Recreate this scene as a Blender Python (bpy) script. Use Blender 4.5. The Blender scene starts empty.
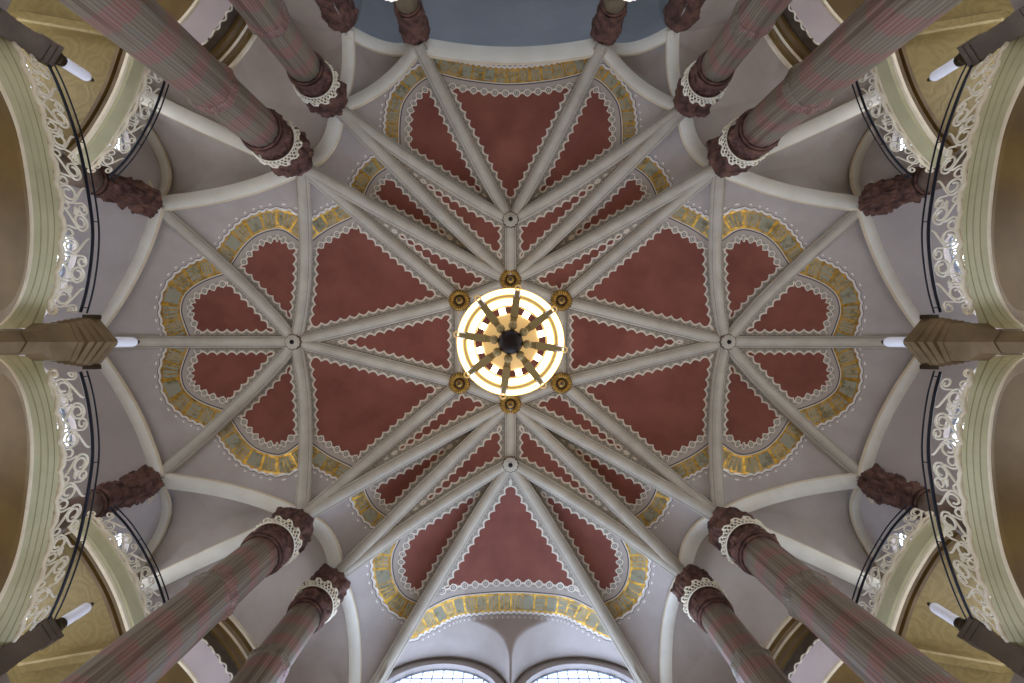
import bpy, math, random
import numpy as np
from mathutils import Vector, noise
random.seed(7)
S = bpy.context.scene
COL = S.collection
F = 440.0            # focal length in pixels of the 1024 x 683 frame
CX, CY = 510.5, 342.0
PI = math.pi
FLOOR = -1.5

# ------------------------------------------------------------------ helpers
def P(x, y, h):      # direction (pixels off the zenith) and height above the eye -> point of the building
    return Vector((x * h / F, y * h / F, h))
def R(px, py): return (px - CX, py - CY)
def M_(p, mx, my): return (p[0] * mx, p[1] * my)

def mk(name, verts, faces, mat, parent=None, smooth=False, mats=None, fm=None):
    me = bpy.data.meshes.new(name)
    me.from_pydata([tuple(v) for v in verts], [], faces)
    for m in (mats or [mat]): me.materials.append(m)
    if fm: me.polygons.foreach_set('material_index', fm)
    if smooth: me.polygons.foreach_set('use_smooth', [True] * len(me.polygons))
    me.update()
    o = bpy.data.objects.new(name, me); COL.objects.link(o)
    if parent:
        o.parent = parent
        o.matrix_parent_inverse.identity()
        if parent.get('_org') is not None: pass
        off = worldloc(parent)
        me.transform(__import__('mathutils').Matrix.Translation(-off))
    return o
def worldloc(o):
    l = Vector((0, 0, 0))
    while o: l += o.location; o = o.parent
    return l
def tag(o, label, cat, group=None, kind=None):
    o['label'] = label; o['category'] = cat
    if group: o['group'] = group
    if kind: o['kind'] = kind
    return o
def thing(name, loc, label, cat, group=None, kind=None):
    o = bpy.data.objects.new(name, None); COL.objects.link(o); o.location = loc
    o.empty_display_size = .3
    return tag(o, label, cat, group, kind)

class MB:
    def __init__(s): s.v = []; s.f = []; s.m = []
    def add(s, v, f, m=0):
        b = len(s.v); s.v += [Vector(x) for x in v]; s.f += [tuple(i + b for i in q) for q in f]; s.m += [m] * len(f)
    def build(s, name, mat, parent=None, smooth=True, mats=None):
        return mk(name, s.v, s.f, mat, parent, smooth, mats, s.m if mats else None)
    def box(s, c, size, rz=0.0):
        cx, cy, cz = c; a, b, h = [q / 2 for q in size]; cs, sn = math.cos(rz), math.sin(rz)
        v = [(cx + x * cs - y * sn, cy + x * sn + y * cs, cz + z) for z in (-h, h) for x, y in ((-a, -b), (a, -b), (a, b), (-a, b))]
        s.add(v, [(3, 2, 1, 0), (4, 5, 6, 7), (0, 1, 5, 4), (1, 2, 6, 5), (2, 3, 7, 6), (3, 0, 4, 7)])
    def tube(s, pts, r, n=6, closed=False):
        pts = [Vector(p) for p in pts]; N = len(pts)
        if N < 2: return
        v = []; prev = None
        for i, p in enumerate(pts):
            if closed: t = pts[(i + 1) % N] - pts[i - 1]
            else: t = pts[min(i + 1, N - 1)] - pts[max(i - 1, 0)]
            if t.length < 1e-9: t = Vector((0, 0, 1))
            t.normalize()
            if prev is None:
                a = Vector((0, 0, 1)) if abs(t.z) < .9 else Vector((1, 0, 0))
                u = t.cross(a).normalized()
            else:
                u = prev - t * prev.dot(t)
                u = u.normalized() if u.length > 1e-6 else t.orthogonal().normalized()
            prev = u; w = t.cross(u)
            rr = r[i] if hasattr(r, '__len__') else r
            for k in range(n):
                a = 2 * PI * k / n
                v.append(p + u * (math.cos(a) * rr) + w * (math.sin(a) * rr))
        f = []
        for i in range(N if closed else N - 1):
            j = (i + 1) % N
            for k in range(n):
                l = (k + 1) % n
                f.append((i * n + k, i * n + l, j * n + l, j * n + k))
        if not closed:
            f.append(tuple(range(n))[::-1]); f.append(tuple((N - 1) * n + k for k in range(n)))
        s.add(v, f)
    def sweep(s, pts, prof, mats=None, sidefn=None):
        """prof: list of (side offset, up offset); mats: material per strip"""
        pts = [Vector(p) for p in pts]; N = len(pts); K = len(prof); v = []
        for i, p in enumerate(pts):
            t = (pts[min(i + 1, N - 1)] - pts[max(i - 1, 0)]).normalized()
            sd = t.cross(Vector((0, 0, 1))).normalized() if sidefn is None else sidefn(i)
            up = sd.cross(t).normalized()
            if sidefn is not None: up = Vector((0, 0, 1))
            for a, b in prof: v.append(p + sd * a + up * b)
        for k in range(K - 1):
            f = [(i * K + k, i * K + k + 1, (i + 1) * K + k + 1, (i + 1) * K + k) for i in range(N - 1)]
            b = len(s.v)
            if k == 0: base = b; s.v += v
            s.f += [tuple(q + base for q in ff) for ff in f]; s.m += [mats[k] if mats else 0] * len(f)
    def lathe(s, prof, n=32, c=(0, 0, 0), mod=None, caps=True):
        v = []; c = Vector(c)
        for j, (r, z) in enumerate(prof):
            for k in range(n):
                a = 2 * PI * k / n
                rr = mod(r, z, a, j) if mod else r
                v.append(c + Vector((rr * math.cos(a), rr * math.sin(a), z)))
        f = []
        for j in range(len(prof) - 1):
            for k in range(n):
                l = (k + 1) % n
                f.append((j * n + k, j * n + l, (j + 1) * n + l, (j + 1) * n + k))
        if caps: f.append(tuple(range(n))[::-1]); f.append(tuple((len(prof) - 1) * n + k for k in range(n)))
        s.add(v, f)
    def ball(s, c, r, n=10, sz=1.0):
        pr = [(max(r * math.sin(PI * j / n), 1e-4), -r * sz * math.cos(PI * j / n)) for j in range(n + 1)]
        s.lathe(pr, n + 4, c)

def catmull(pts, n=12):
    pts = [Vector(p) for p in pts]; out = []
    q = [pts[0] * 2 - pts[1]] + pts + [pts[-1] * 2 - pts[-2]]
    for i in range(1, len(q) - 2):
        a, b, c, d = q[i - 1:i + 3]
        for k in range(n):
            t = k / n
            out.append(.5 * ((2 * b) + (c - a) * t + (2 * a - 5 * b + 4 * c - d) * t * t + (3 * b - a - 3 * c + d) * t ** 3))
    out.append(pts[-1]); return out
def resample(pts, step):
    pts = [Vector(p) for p in pts]
    d = [0]
    for a, b in zip(pts, pts[1:]): d.append(d[-1] + (b - a).length)
    n = max(2, int(round(d[-1] / step))); out = []; j = 0
    for i in range(n + 1):
        s = d[-1] * i / n
        while j < len(d) - 2 and d[j + 1] < s: j += 1
        t = (s - d[j]) / max(d[j + 1] - d[j], 1e-9)
        out.append(pts[j].lerp(pts[j + 1], min(max(t, 0), 1)))
    return out

# ------------------------------------------------------------------ materials
def srgb(r, g, b):
    def c(x):
        x /= 255.0
        return x / 12.92 if x <= .04045 else ((x + .055) / 1.055) ** 2.4
    return (c(r), c(g), c(b), 1.0)
class X:             # a value in a node tree, with arithmetic
    def __init__(s, nt, sock): s.nt = nt; s.s = sock
    def _op(s, op, *a):
        n = s.nt.nodes.new('ShaderNodeMath'); n.operation = op
        s.nt.links.new(s.s, n.inputs[0])
        for i, b in enumerate(a):
            if isinstance(b, X): s.nt.links.new(b.s, n.inputs[i + 1])
            else: n.inputs[i + 1].default_value = b
        return X(s.nt, n.outputs[0])
    def __add__(s, o): return s._op('ADD', o)
    def __radd__(s, o): return s._op('ADD', o)
    def __sub__(s, o): return s._op('SUBTRACT', o)
    def __rsub__(s, o): return (s * -1.0) + o
    def __mul__(s, o): return s._op('MULTIPLY', o)
    def __rmul__(s, o): return s._op('MULTIPLY', o)
    def __truediv__(s, o): return s._op('DIVIDE', o)
    def sin(s): return s._op('SINE')
    def abs(s): return s._op('ABSOLUTE')
    def min(s, o): return s._op('MINIMUM', o)
    def max(s, o): return s._op('MAXIMUM', o)
    def gt(s, o): return s._op('GREATER_THAN', o)
    def lt(s, o): return s._op('LESS_THAN', o)
    def floor(s): return s._op('FLOOR')
    def fract(s): return s._op('FRACT')
    def sqrt(s): return s._op('SQRT')
    def pp(s, a): return s._op('PINGPONG', a)
    def sat(s): return s._op('MINIMUM', 1.0)._op('MAXIMUM', 0.0)
def mixc(nt, fac, a, b):
    n = nt.nodes.new('ShaderNodeMix'); n.data_type = 'RGBA'
    for i, q in ((0, fac), (6, a), (7, b)):
        if isinstance(q, X): nt.links.new(q.s, n.inputs[i])
        elif hasattr(q, 'is_linked'): nt.links.new(q, n.inputs[i])
        else: n.inputs[i].default_value = q
    return n.outputs[2]
def newmat(name, color=(.5, .5, .5, 1), rough=.7, metal=0.0, emit=None, estr=0.0, spec=.3):
    m = bpy.data.materials.new(name); m.use_nodes = True
    b = m.node_tree.nodes['Principled BSDF']
    b.inputs['Base Color'].default_value = color; b.inputs['Roughness'].default_value = rough
    b.inputs['Metallic'].default_value = metal; b.inputs['Specular IOR Level'].default_value = spec
    if emit: b.inputs['Emission Color'].default_value = emit; b.inputs['Emission Strength'].default_value = estr
    return m, m.node_tree, b
def noise_tex(nt, scale, detail=4, vec=None, rough=.55):
    n = nt.nodes.new('ShaderNodeTexNoise'); n.inputs['Scale'].default_value = scale; n.inputs['Detail'].default_value = detail
    n.inputs['Roughness'].default_value = rough
    if vec is not None: nt.links.new(vec, n.inputs['Vector'])
    return X(nt, n.outputs['Fac'])
def objco(nt):
    n = nt.nodes.new('ShaderNodeTexCoord'); return n.outputs['Object']
def scalev(nt, v, s):
    n = nt.nodes.new('ShaderNodeVectorMath'); n.operation = 'MULTIPLY'; nt.links.new(v, n.inputs[0]); n.inputs[1].default_value = s
    return n.outputs[0]
def bump(nt, b, h, strength=.3, dist=.05):
    n = nt.nodes.new('ShaderNodeBump'); n.inputs['Strength'].default_value = strength; n.inputs['Distance'].default_value = dist
    nt.links.new(h.s if isinstance(h, X) else h, n.inputs['Height']); nt.links.new(n.outputs[0], b.inputs['Normal'])
def mottled(name, c1, c2, scale=3.0, rough=.75, metal=0.0, bs=.15, bscale=None, bdist=.02, spec=.3, lo=.35, hi=.65):
    m, nt, b = newmat(name, c1, rough, metal, spec=spec)
    v = objco(nt); f = ((noise_tex(nt, scale, 5, v) - lo) * (1 / (hi - lo))).sat()
    nt.links.new(mixc(nt, f, c1, c2), b.inputs['Base Color'])
    bump(nt, b, noise_tex(nt, bscale or scale * 4, 4, v), bs, bdist)
    return m

PLASTER = mottled('lavender_plaster', srgb(178, 168, 161), srgb(167, 156, 148), .7, .85)
PLASTER_BROWN = mottled('grey_brown_plaster', srgb(184, 173, 164), srgb(172, 160, 150), .7, .85)
PLASTER_BLUE = mottled('blue_grey_plaster', srgb(154, 156, 158), srgb(142, 145, 148), .5, .85)
WALLM = mottled('pale_wall_plaster', srgb(184, 175, 170), srgb(172, 163, 158), .5, .85)
RIB = mottled('grey_beige_rib_stone', srgb(184, 176, 160), srgb(171, 162, 146), 1.5, .8)
RIBEDGE = mottled('rib_edge_line', srgb(158, 148, 134), srgb(142, 132, 120), 1.5, .8)
ARCH = mottled('cream_arch_stone', srgb(226, 221, 207), srgb(216, 210, 195), 1.2, .8)
ARCHEDGE = mottled('tan_arch_edge', srgb(214, 200, 172), srgb(200, 184, 156), 1.2, .8)
CAP = mottled('red_brown_sandstone', srgb(118, 84, 72), srgb(66, 46, 40), 3.5, .8, bs=.8, bscale=9, bdist=.06)
CREAM = mottled('cream_painted_moulding', srgb(248, 236, 208), srgb(236, 222, 192), 3, .6)
GREEN = mottled('sage_green_fascia', srgb(206, 200, 160), srgb(192, 186, 146), 1.5, .6)
GREEN_D = mottled('sage_groove', srgb(158, 152, 108), srgb(144, 138, 96), 1.5, .6)
LATT = mottled('cream_painted_iron', srgb(250, 243, 222), srgb(240, 231, 208), 4, .5)
RAILM, _, _ = newmat('black_iron_rail', srgb(34, 36, 46), .4, .3)
PINK = mottled('pale_lilac_panel', srgb(196, 182, 180), srgb(186, 171, 170), .8, .7)
DARK = mottled('dark_frieze', srgb(104, 90, 74), srgb(84, 70, 58), 3, .7)
PIERM = mottled('tan_pier_paint', srgb(134, 112, 80), srgb(108, 88, 60), 1.2, .6)
PIERB = mottled('brown_pier_stone', srgb(116, 102, 88), srgb(96, 84, 72), 1.2, .7)
BRONZE, _, _ = newmat('dark_bronze', srgb(70, 60, 44), .4, .7)
LAMPGLASS, _, _ = newmat('opal_lamp_glass', srgb(240, 240, 245), .25, 0, srgb(225, 232, 255), .12)
GOLD = mottled('gilded_plaster', srgb(186, 148, 72), srgb(136, 102, 44), 6, .38, .75)
GOLD_D, _, _ = newmat('dark_gilding', srgb(70, 48, 26), .5, .4)
FLOORM = mottled('stone_floor', srgb(198, 184, 162), srgb(170, 156, 136), 1.0, .6)
OLIVE = mottled('olive_brown_stone', srgb(128, 114, 90), srgb(104, 90, 70), 1.5, .6)
FRAMEM, _, _ = newmat('grey_window_frame', srgb(158, 166, 176), .6)

# glass of the daylit windows
PANE, nt, b = newmat('bright_leaded_glass', (.8, .85, .9, 1), .2, 0, srgb(232, 238, 255), 4.2)
v = objco(nt)
f = noise_tex(nt, 1.2, 2, v)
nt.links.new(mixc(nt, f, srgb(228, 235, 250), srgb(248, 246, 246)), b.inputs['Emission Color'])
PANES = PANE.copy(); PANES.name = 'sunlit_leaded_glass'; PANES.node_tree.nodes['Principled BSDF'].inputs['Emission Strength'].default_value = 5.4
for n in PANES.node_tree.nodes:
    if n.type == 'MIX': n.inputs[6].default_value = srgb(190, 213, 255); n.inputs[7].default_value = srgb(214, 230, 255)
PANEA = PANE.copy(); PANEA.name = 'blue_leaded_glass'
for n in PANEA.node_tree.nodes:
    if n.type == 'MIX': n.inputs[6].default_value = srgb(212, 226, 250); n.inputs[7].default_value = srgb(226, 236, 252)

# gilded stucco of the gallery undersides
def stucco(name, c1, c2):
    m, nt, b = newmat(name, c1, .5, .15)
    v = objco(nt)
    w = nt.nodes.new('ShaderNodeTexVoronoi'); w.inputs['Scale'].default_value = 1.1; nt.links.new(v, w.inputs['Vector'])
    d = X(nt, w.outputs['Distance'])
    rings = (d * 30.0 + noise_tex(nt, 2.6, 3, v) * 16.0).sin()
    h = rings * .5 + .5
    nt.links.new(mixc(nt, (h * .3 + noise_tex(nt, 1.5, 3, v) * .6).sat(), c2, c1), b.inputs['Base Color'])
    bump(nt, b, h, .25, .02)
    return m
STUCCO = stucco('gold_stucco', srgb(160, 140, 88), srgb(128, 110, 66))
STUCCO_D = mottled('dark_gold_paint', srgb(120, 94, 44), srgb(96, 73, 32), .8, .5, bs=.08)

# marbled column shafts: pink and grey-green drums, fine lines along the shaft
def shaftmat(name, k, seed, pink=srgb(146, 92, 86), green=srgb(122, 109, 91)):
    m, nt, b = newmat(name, pink, .45)
    v = objco(nt)
    sp = nt.nodes.new('ShaderNodeSeparateXYZ'); nt.links.new(v, sp.inputs[0])
    x, y, z = [X(nt, sp.outputs[i]) for i in range(3)]
    ang = y._op('ARCTAN2', x)
    facet = (ang * (16 / (2 * PI))).floor()
    jig = (facet * 12.9898 + seed).sin() * 1.5
    nz = noise_tex(nt, .7, 3, v) * 3.0
    band = ((z * k + jig + nz)).sin()
    fac = ((band - .05) * 3.5).sat()
    lines = (ang * 44.0 + noise_tex(nt, 3, 2, scalev(nt, v, (1, 1, .1))) * 3).sin() * .5 + .5
    fine = noise_tex(nt, 6, 4, scalev(nt, v, (1.4, 1.4, .06)))
    base = mixc(nt, fac * .8, green, pink)
    base = mixc(nt, ((lines - .2) * .75).sat(), base, srgb(150, 140, 122))
    base = mixc(nt, ((noise_tex(nt, 9, 3, scalev(nt, v, (1.2, 1.2, .03))) - .52) * 7.0).sat() * .5, base, srgb(112, 112, 104))
    base = mixc(nt, ((fine - .48) * 6.0).sat() * .6, base, srgb(92, 70, 60))
    nt.links.new(base, b.inputs['Base Color'])
    return m
SHAFT = shaftmat('pink_green_marble', 6.2, 1.0)
SHAFT2 = shaftmat('pink_green_marble_second', 7.2, 4.0)
SHAFT4 = mottled('brown_green_stone', srgb(134, 116, 100), srgb(104, 82, 72), 2.2, .5)

# painted vault: pattern follows distances to ribs and painted bands carried by the mesh
def vaultmat():
    m, nt, b = newmat('painted_vault', srgb(140, 70, 65), .8)
    def att(n):
        a = nt.nodes.new('ShaderNodeAttribute'); a.attribute_name = n
        s = nt.nodes.new('ShaderNodeSeparateXYZ'); nt.links.new(a.outputs['Vector'], s.inputs[0])
        return [X(nt, s.outputs[i]) for i in range(3)]
    d1, s1, d2 = att('pat_a'); s2, d3, s3 = att('pat_b'); dg, sg, wg = att('pat_c')
    co = objco(nt)
    big = noise_tex(nt, .8, 4, co)
    red = mixc(nt, ((big - .35) * 3.0).sat(), srgb(124, 72, 58), srgb(109, 59, 48))
    vo = nt.nodes.new('ShaderNodeTexNoise'); vo.inputs['Scale'].default_value = .45
    nt.links.new(co, vo.inputs['Vector'])
    red = mixc(nt, ((X(nt, vo.outputs['Fac']) - .62) * 6).sat() * .3, red, srgb(140, 86, 72))
    grey = mixc(nt, ((noise_tex(nt, 3, 3, co) - .4) * 4).sat(), srgb(146, 137, 123), srgb(134, 125, 112))
    lav = mixc(nt, ((big - .35) * 3.0).sat(), srgb(178, 168, 161), srgb(167, 156, 148))
    cream = srgb(204, 193, 174)
    dark = srgb(84, 74, 70)
    def edge(d, s):
        T = (1.0 - (s * (PI / 9.8)).sin().abs()) * 2.9 + 2.8
        return d - T
    e = edge(d1, s1).min(edge(d2, s2)).min(edge(d3, s3))
    # small pale dots in the grey border
    def dots(d, s, per, pos, rad):
        u = (s * (1.0 / per)).fract() * per - per / 2
        q = (d - pos)
        return (u * u + q * q).lt(rad * rad)
    dd = dots(d1, s1, 4.9, 1.8, .6).max(dots(d2, s2, 4.9, 1.8, .6)).max(dots(d3, s3, 4.9, 1.8, .6))
    # band side
    TG = (1.0 - (sg * (PI / 10.4)).sin().abs()) * 3.6 + 7.6
    eg = dg - TG
    u8 = (sg * (1 / 10.4) + .5).fract() * 10.4 - 5.2
    q8 = dg - 8.7
    r8 = (u8 * u8 + q8 * q8).sqrt()
    allin = e.min(eg)
    near = d1.min(d2).min(d3)
    col = mixc(nt, dd * .75, grey, srgb(190, 178, 160))
    col = mixc(nt, near.lt(.7), col, srgb(104, 96, 86))
    col = mixc(nt, allin.gt(0.0), col, cream)
    col = mixc(nt, allin.gt(2.0), col, red)
    inside = dg.gt(0.0)
    # plain paler ground beyond the scallops on the band side
    g2 = mixc(nt, dg.gt(5.2), srgb(164, 152, 140), srgb(150, 140, 128))
    nearg = dg.gt(0) * eg.lt(0.0)
    col = mixc(nt, nearg, col, g2)
    ring = (r8 - 3.0).abs().lt(.7) * e.gt(-1.0) * dg.lt(40)
    core = r8.lt(2.4) * e.gt(-1.0) * dg.lt(40)
    core2 = (r8 - 1.2).abs().lt(.35) * e.gt(-1.0) * dg.lt(40)
    col = mixc(nt, ring, col, cream); col = mixc(nt, core, col, srgb(112, 104, 96)); col = mixc(nt, core2, col, srgb(190, 180, 166))
    # gold band with grey-green fields and gold strokes
    gold = mixc(nt, ((noise_tex(nt, 5, 4, co) - .38) * 4).sat(), srgb(196, 150, 58), srgb(140, 106, 42))
    cell = (sg * (1 / 12.0)).floor()
    cf = (sg * (1 / 12.0)).fract()
    rnd = ((cell * 78.233 + wg * 3.7).sin() * 437.58).fract()
    mid = (dg / wg)                      # 0 .. -1 across
    field = cf.gt(.08) * cf.lt(.92) * mid.lt(-.18) * mid.gt(-.88)
    strokes = ((sg * 2.2 + rnd * 6).sin().gt(.35)) * rnd.gt(.5)
    hor = ((dg * 1.3 + rnd * 9).sin().gt(.72)) * (rnd * 3.7).fract().gt(.6)
    letters = strokes.max(hor)
    blot = ((noise_tex(nt, 2.3, 5, co, .7) - .5) * 8).sat()
    gg = mixc(nt, blot, srgb(146, 142, 120), srgb(112, 104, 74))
    worn = ((noise_tex(nt, 1.6, 5, co, .7) - .52) * 7).sat()
    isgold = (1.0 - field * (1.0 - letters * .8)).sat() * (1.0 - worn * .7)
    band = mixc(nt, isgold, gg, gold)
    inband = dg.lt(-1.6) * (dg + wg).gt(0.0)
    col = mixc(nt, dg.lt(.7), col, dark)
    col = mixc(nt, dg.lt(-.5), col, srgb(196, 186, 172))
    col = mixc(nt, dg.lt(-1.6), col, band)
    wob = (1.0 - (sg * (PI / 6.0)).sin().abs()) * 1.6
    o = dg + wg + wob
    col = mixc(nt, o.lt(1.2), col, srgb(160, 148, 136))
    col = mixc(nt, o.lt(.6), col, srgb(214, 206, 194))
    col = mixc(nt, o.lt(-1.6), col, dark)
    col = mixc(nt, o.lt(-2.3), col, lav)
    u6 = (sg * (1 / 6.0)).fract() * 6.0 - 3.0
    q6 = dg + wg + 5.6
    bead = (u6 * u6 + q6 * q6).lt(.7)
    col = mixc(nt, bead, col, srgb(224, 218, 208))
    nt.links.new(col, b.inputs['Base Color'])
    gm = inband * isgold * .7
    nt.links.new(gm.s, b.inputs['Metallic'])
    nt.links.new((.8 - inband * isgold * .42).s, b.inputs['Roughness'])
    bump(nt, b, noise_tex(nt, 14, 4, co), .08, .02)
    return m
VAULT = vaultmat()

# ------------------------------------------------------------------ plan of the church (NW quadrant, mirrored)
HS, HB, HR = 16.0, 18.9, 19.4
Q = dict(C1=(-209, -176), C2=(-174, -234), C3=(-92, -297), C4=(-357, -138), C6=(-163, -312),
         W=(-430, 0), W5=(-415, -270), W7=(-306, -372), S3=(-159, -385),
         BL=(-215, 0), BT=(0, -121), RN=(-50.5, -41), RT=(0, -61.5))
HT = dict(BL=HB, BT=HB, RN=HR, RT=HR)
def pt(n, mx=1, my=1):
    p = Q[n]; return P(p[0] * mx, p[1] * my, HT.get(n, HS))
def ribcurve(a, b, n=28, lift=0.0):
    """from a to b; springs steeply when one end is lower"""
    out = []
    lo, hi = (a, b) if a.z <= b.z else (b, a)
    d = hi.z - lo.z
    for i in range(n + 1):
        t = i / n
        p = lo.lerp(hi, t)
        if d > 1.2: p.z = lo.z + d * (math.sin(t * PI / 2) ** .95)
        else: p.z += .1 * math.sin(PI * t)
        out.append(p)
    return out if a.z <= b.z else out[::-1]
def arch(a, b, rise, n=28, pw=.8):
    out = []
    for i in range(n + 1):
        t = i / n; p = a.lerp(b, t); p.z += rise * math.sin(PI * t) ** pw; out.append(p)
    return out
def arcS(a, b, n=48):   # double wall arch over the paired windows
    out = []
    for i in range(n + 1):
        t = i / n; p = a.lerp(b, t)
        p.z = HS + .5 + 2.95 * abs(math.sin(2 * PI * t)) ** .3
        out.append(p)
    return out

def npc(c, n):
    return np.array([tuple(p) for p in resample_t(c, n)])
def resample_t(c, n):
    m = len(c) - 1; out = []
    for i in range(n + 1):
        t = i / n * m; k = min(int(t), m - 1); out.append(c[k].lerp(c[k + 1], t - k))
    return out
def coons(c1, c2, outer, n=44, crown=0.0):
    """c1,c2 start at the shared apex; outer runs from end of c1 to end of c2 -> grid[t][s]"""
    A, B, O = npc(c1, n), npc(c2, n), npc(outer, n)
    t = np.linspace(0, 1, n + 1)[:, None, None]; s = np.linspace(0, 1, n + 1)[None, :, None]
    ap = A[0][None, None, :]
    g = (1 - s) * A[:, None, :] + s * B[:, None, :] + (1 - t) * ap + t * O[None, :, :] \
        - ((1 - t) * ap + t * ((1 - s) * A[-1][None, None, :] + s * B[-1][None, None, :]))
    if crown:
        g[:, :, 2] += (crown * 4 * s * (1 - s) * np.sin(PI * t) ** .7)[:, :, 0]
    return g
def proj(p): return p[..., :2] * F / p[..., 2:3]
def dist_poly(pts, poly):
    """unsigned distance, arc length, and side sign of pts (N,2) to a polyline (M,2)"""
    a = poly[:-1]; b = poly[1:]; ab = b - a; L = np.linalg.norm(ab, axis=1) + 1e-9
    cum = np.concatenate([[0], np.cumsum(L)[:-1]])
    best = np.full(len(pts), 1e9); s = np.zeros(len(pts)); sg = np.ones(len(pts))
    for i in range(len(a)):
        w = pts - a[i]; tt = np.clip((w @ ab[i]) / L[i] ** 2, 0, 1)
        q = a[i] + tt[:, None] * ab[i]; d = np.linalg.norm(pts - q, axis=1)
        m = d < best - 1e-9
        best[m] = d[m]; s[m] = (cum[i] + tt * L[i])[m]
        cr = ab[i][0] * w[:, 1] - ab[i][1] * w[:, 0]
        sg[m] = np.sign(cr)[m]
    return best, s, sg
def extend(poly, L=40):
    p = np.array(poly, float)
    a = p[0] + (p[0] - p[1]) / np.linalg.norm(p[0] - p[1]) * L
    b = p[-1] + (p[-1] - p[-2]) / np.linalg.norm(p[-1] - p[-2]) * L
    return np.vstack([a, p, b])
def smooth2(poly, n=8):
    return np.array([(p.x, p.y) for p in catmull([Vector((q[0], q[1], 0)) for q in poly], n)])

VV, VF, VA = [], [], []
def cell(grid, sides, gold=None, gw=18, ref=None):
    """adds one painted web; sides: up to 3 (curve, half width in px)"""
    n = grid.shape[0]; m = grid.shape[1]
    flat = grid.reshape(-1, 3); pp = proj(flat)
    base = len(VV)
    at = np.full((len(flat), 9), 0.0)
    at[:, 0] = at[:, 2] = at[:, 4] = 100
    for i, (c, hw) in enumerate(sides[:3]):
        d, s, _ = dist_poly(pp, proj(np.array([tuple(p) for p in c])))
        di, si = ((0, 1), (2, 3), (4, 5))[i]
        L = s.max()
        at[:, di] = d - hw; at[:, si] = s
    if gold is not None:
        gp = extend(smooth2(gold), 14)
        d, s, sg = dist_poly(pp, gp)
        _, _, rs = dist_poly(np.array([ref], float), gp)
        at[:, 6] = d * sg * rs[0]; at[:, 7] = s
    else: at[:, 6] = 100
    at[:, 8] = gw
    VV.extend(map(tuple, flat)); VA.append(at)
    for i in range(n - 1):
        for j in range(m - 1):
            a = base + i * m + j
            VF.append((a, a + 1, a + m + 1, a + m))

PX = lambda L: [R(*p) for p in L]
G_i = PX([(233, 263), (243, 248), (256, 236), (273, 230), (284.5, 231), (298, 240)])
G_j = PX([(226, 273.5), (205, 281), (191.5, 289), (184, 298), (181.5, 311), (185, 324), (190, 337)])
G_c = PX([(303, 250), (312, 241), (329, 229), (351, 218), (358, 215)])
G_e = PX([(364, 200), (366, 192), (371, 182), (378, 174), (390, 166)])
G_g = PX([(400, 146), (400, 124), (403, 105), (411, 92), (421, 82), (434, 75)])
G_h = PX([(438, 73), (446, 76), (473, 81.5), (510.5, 84.7)]); G_h = G_h + [(-x, y) for x, y in G_h[-2::-1]]
G_gS = PX([(401.5, 536), (393, 556), (394.5, 579), (404, 595), (419, 603)])
G_hS = PX([(421, 612), (450, 597.5), (480, 593), (510.5, 591.6)]); G_hS = G_hS + [(-x, y) for x, y in G_hS[-2::-1]]
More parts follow.
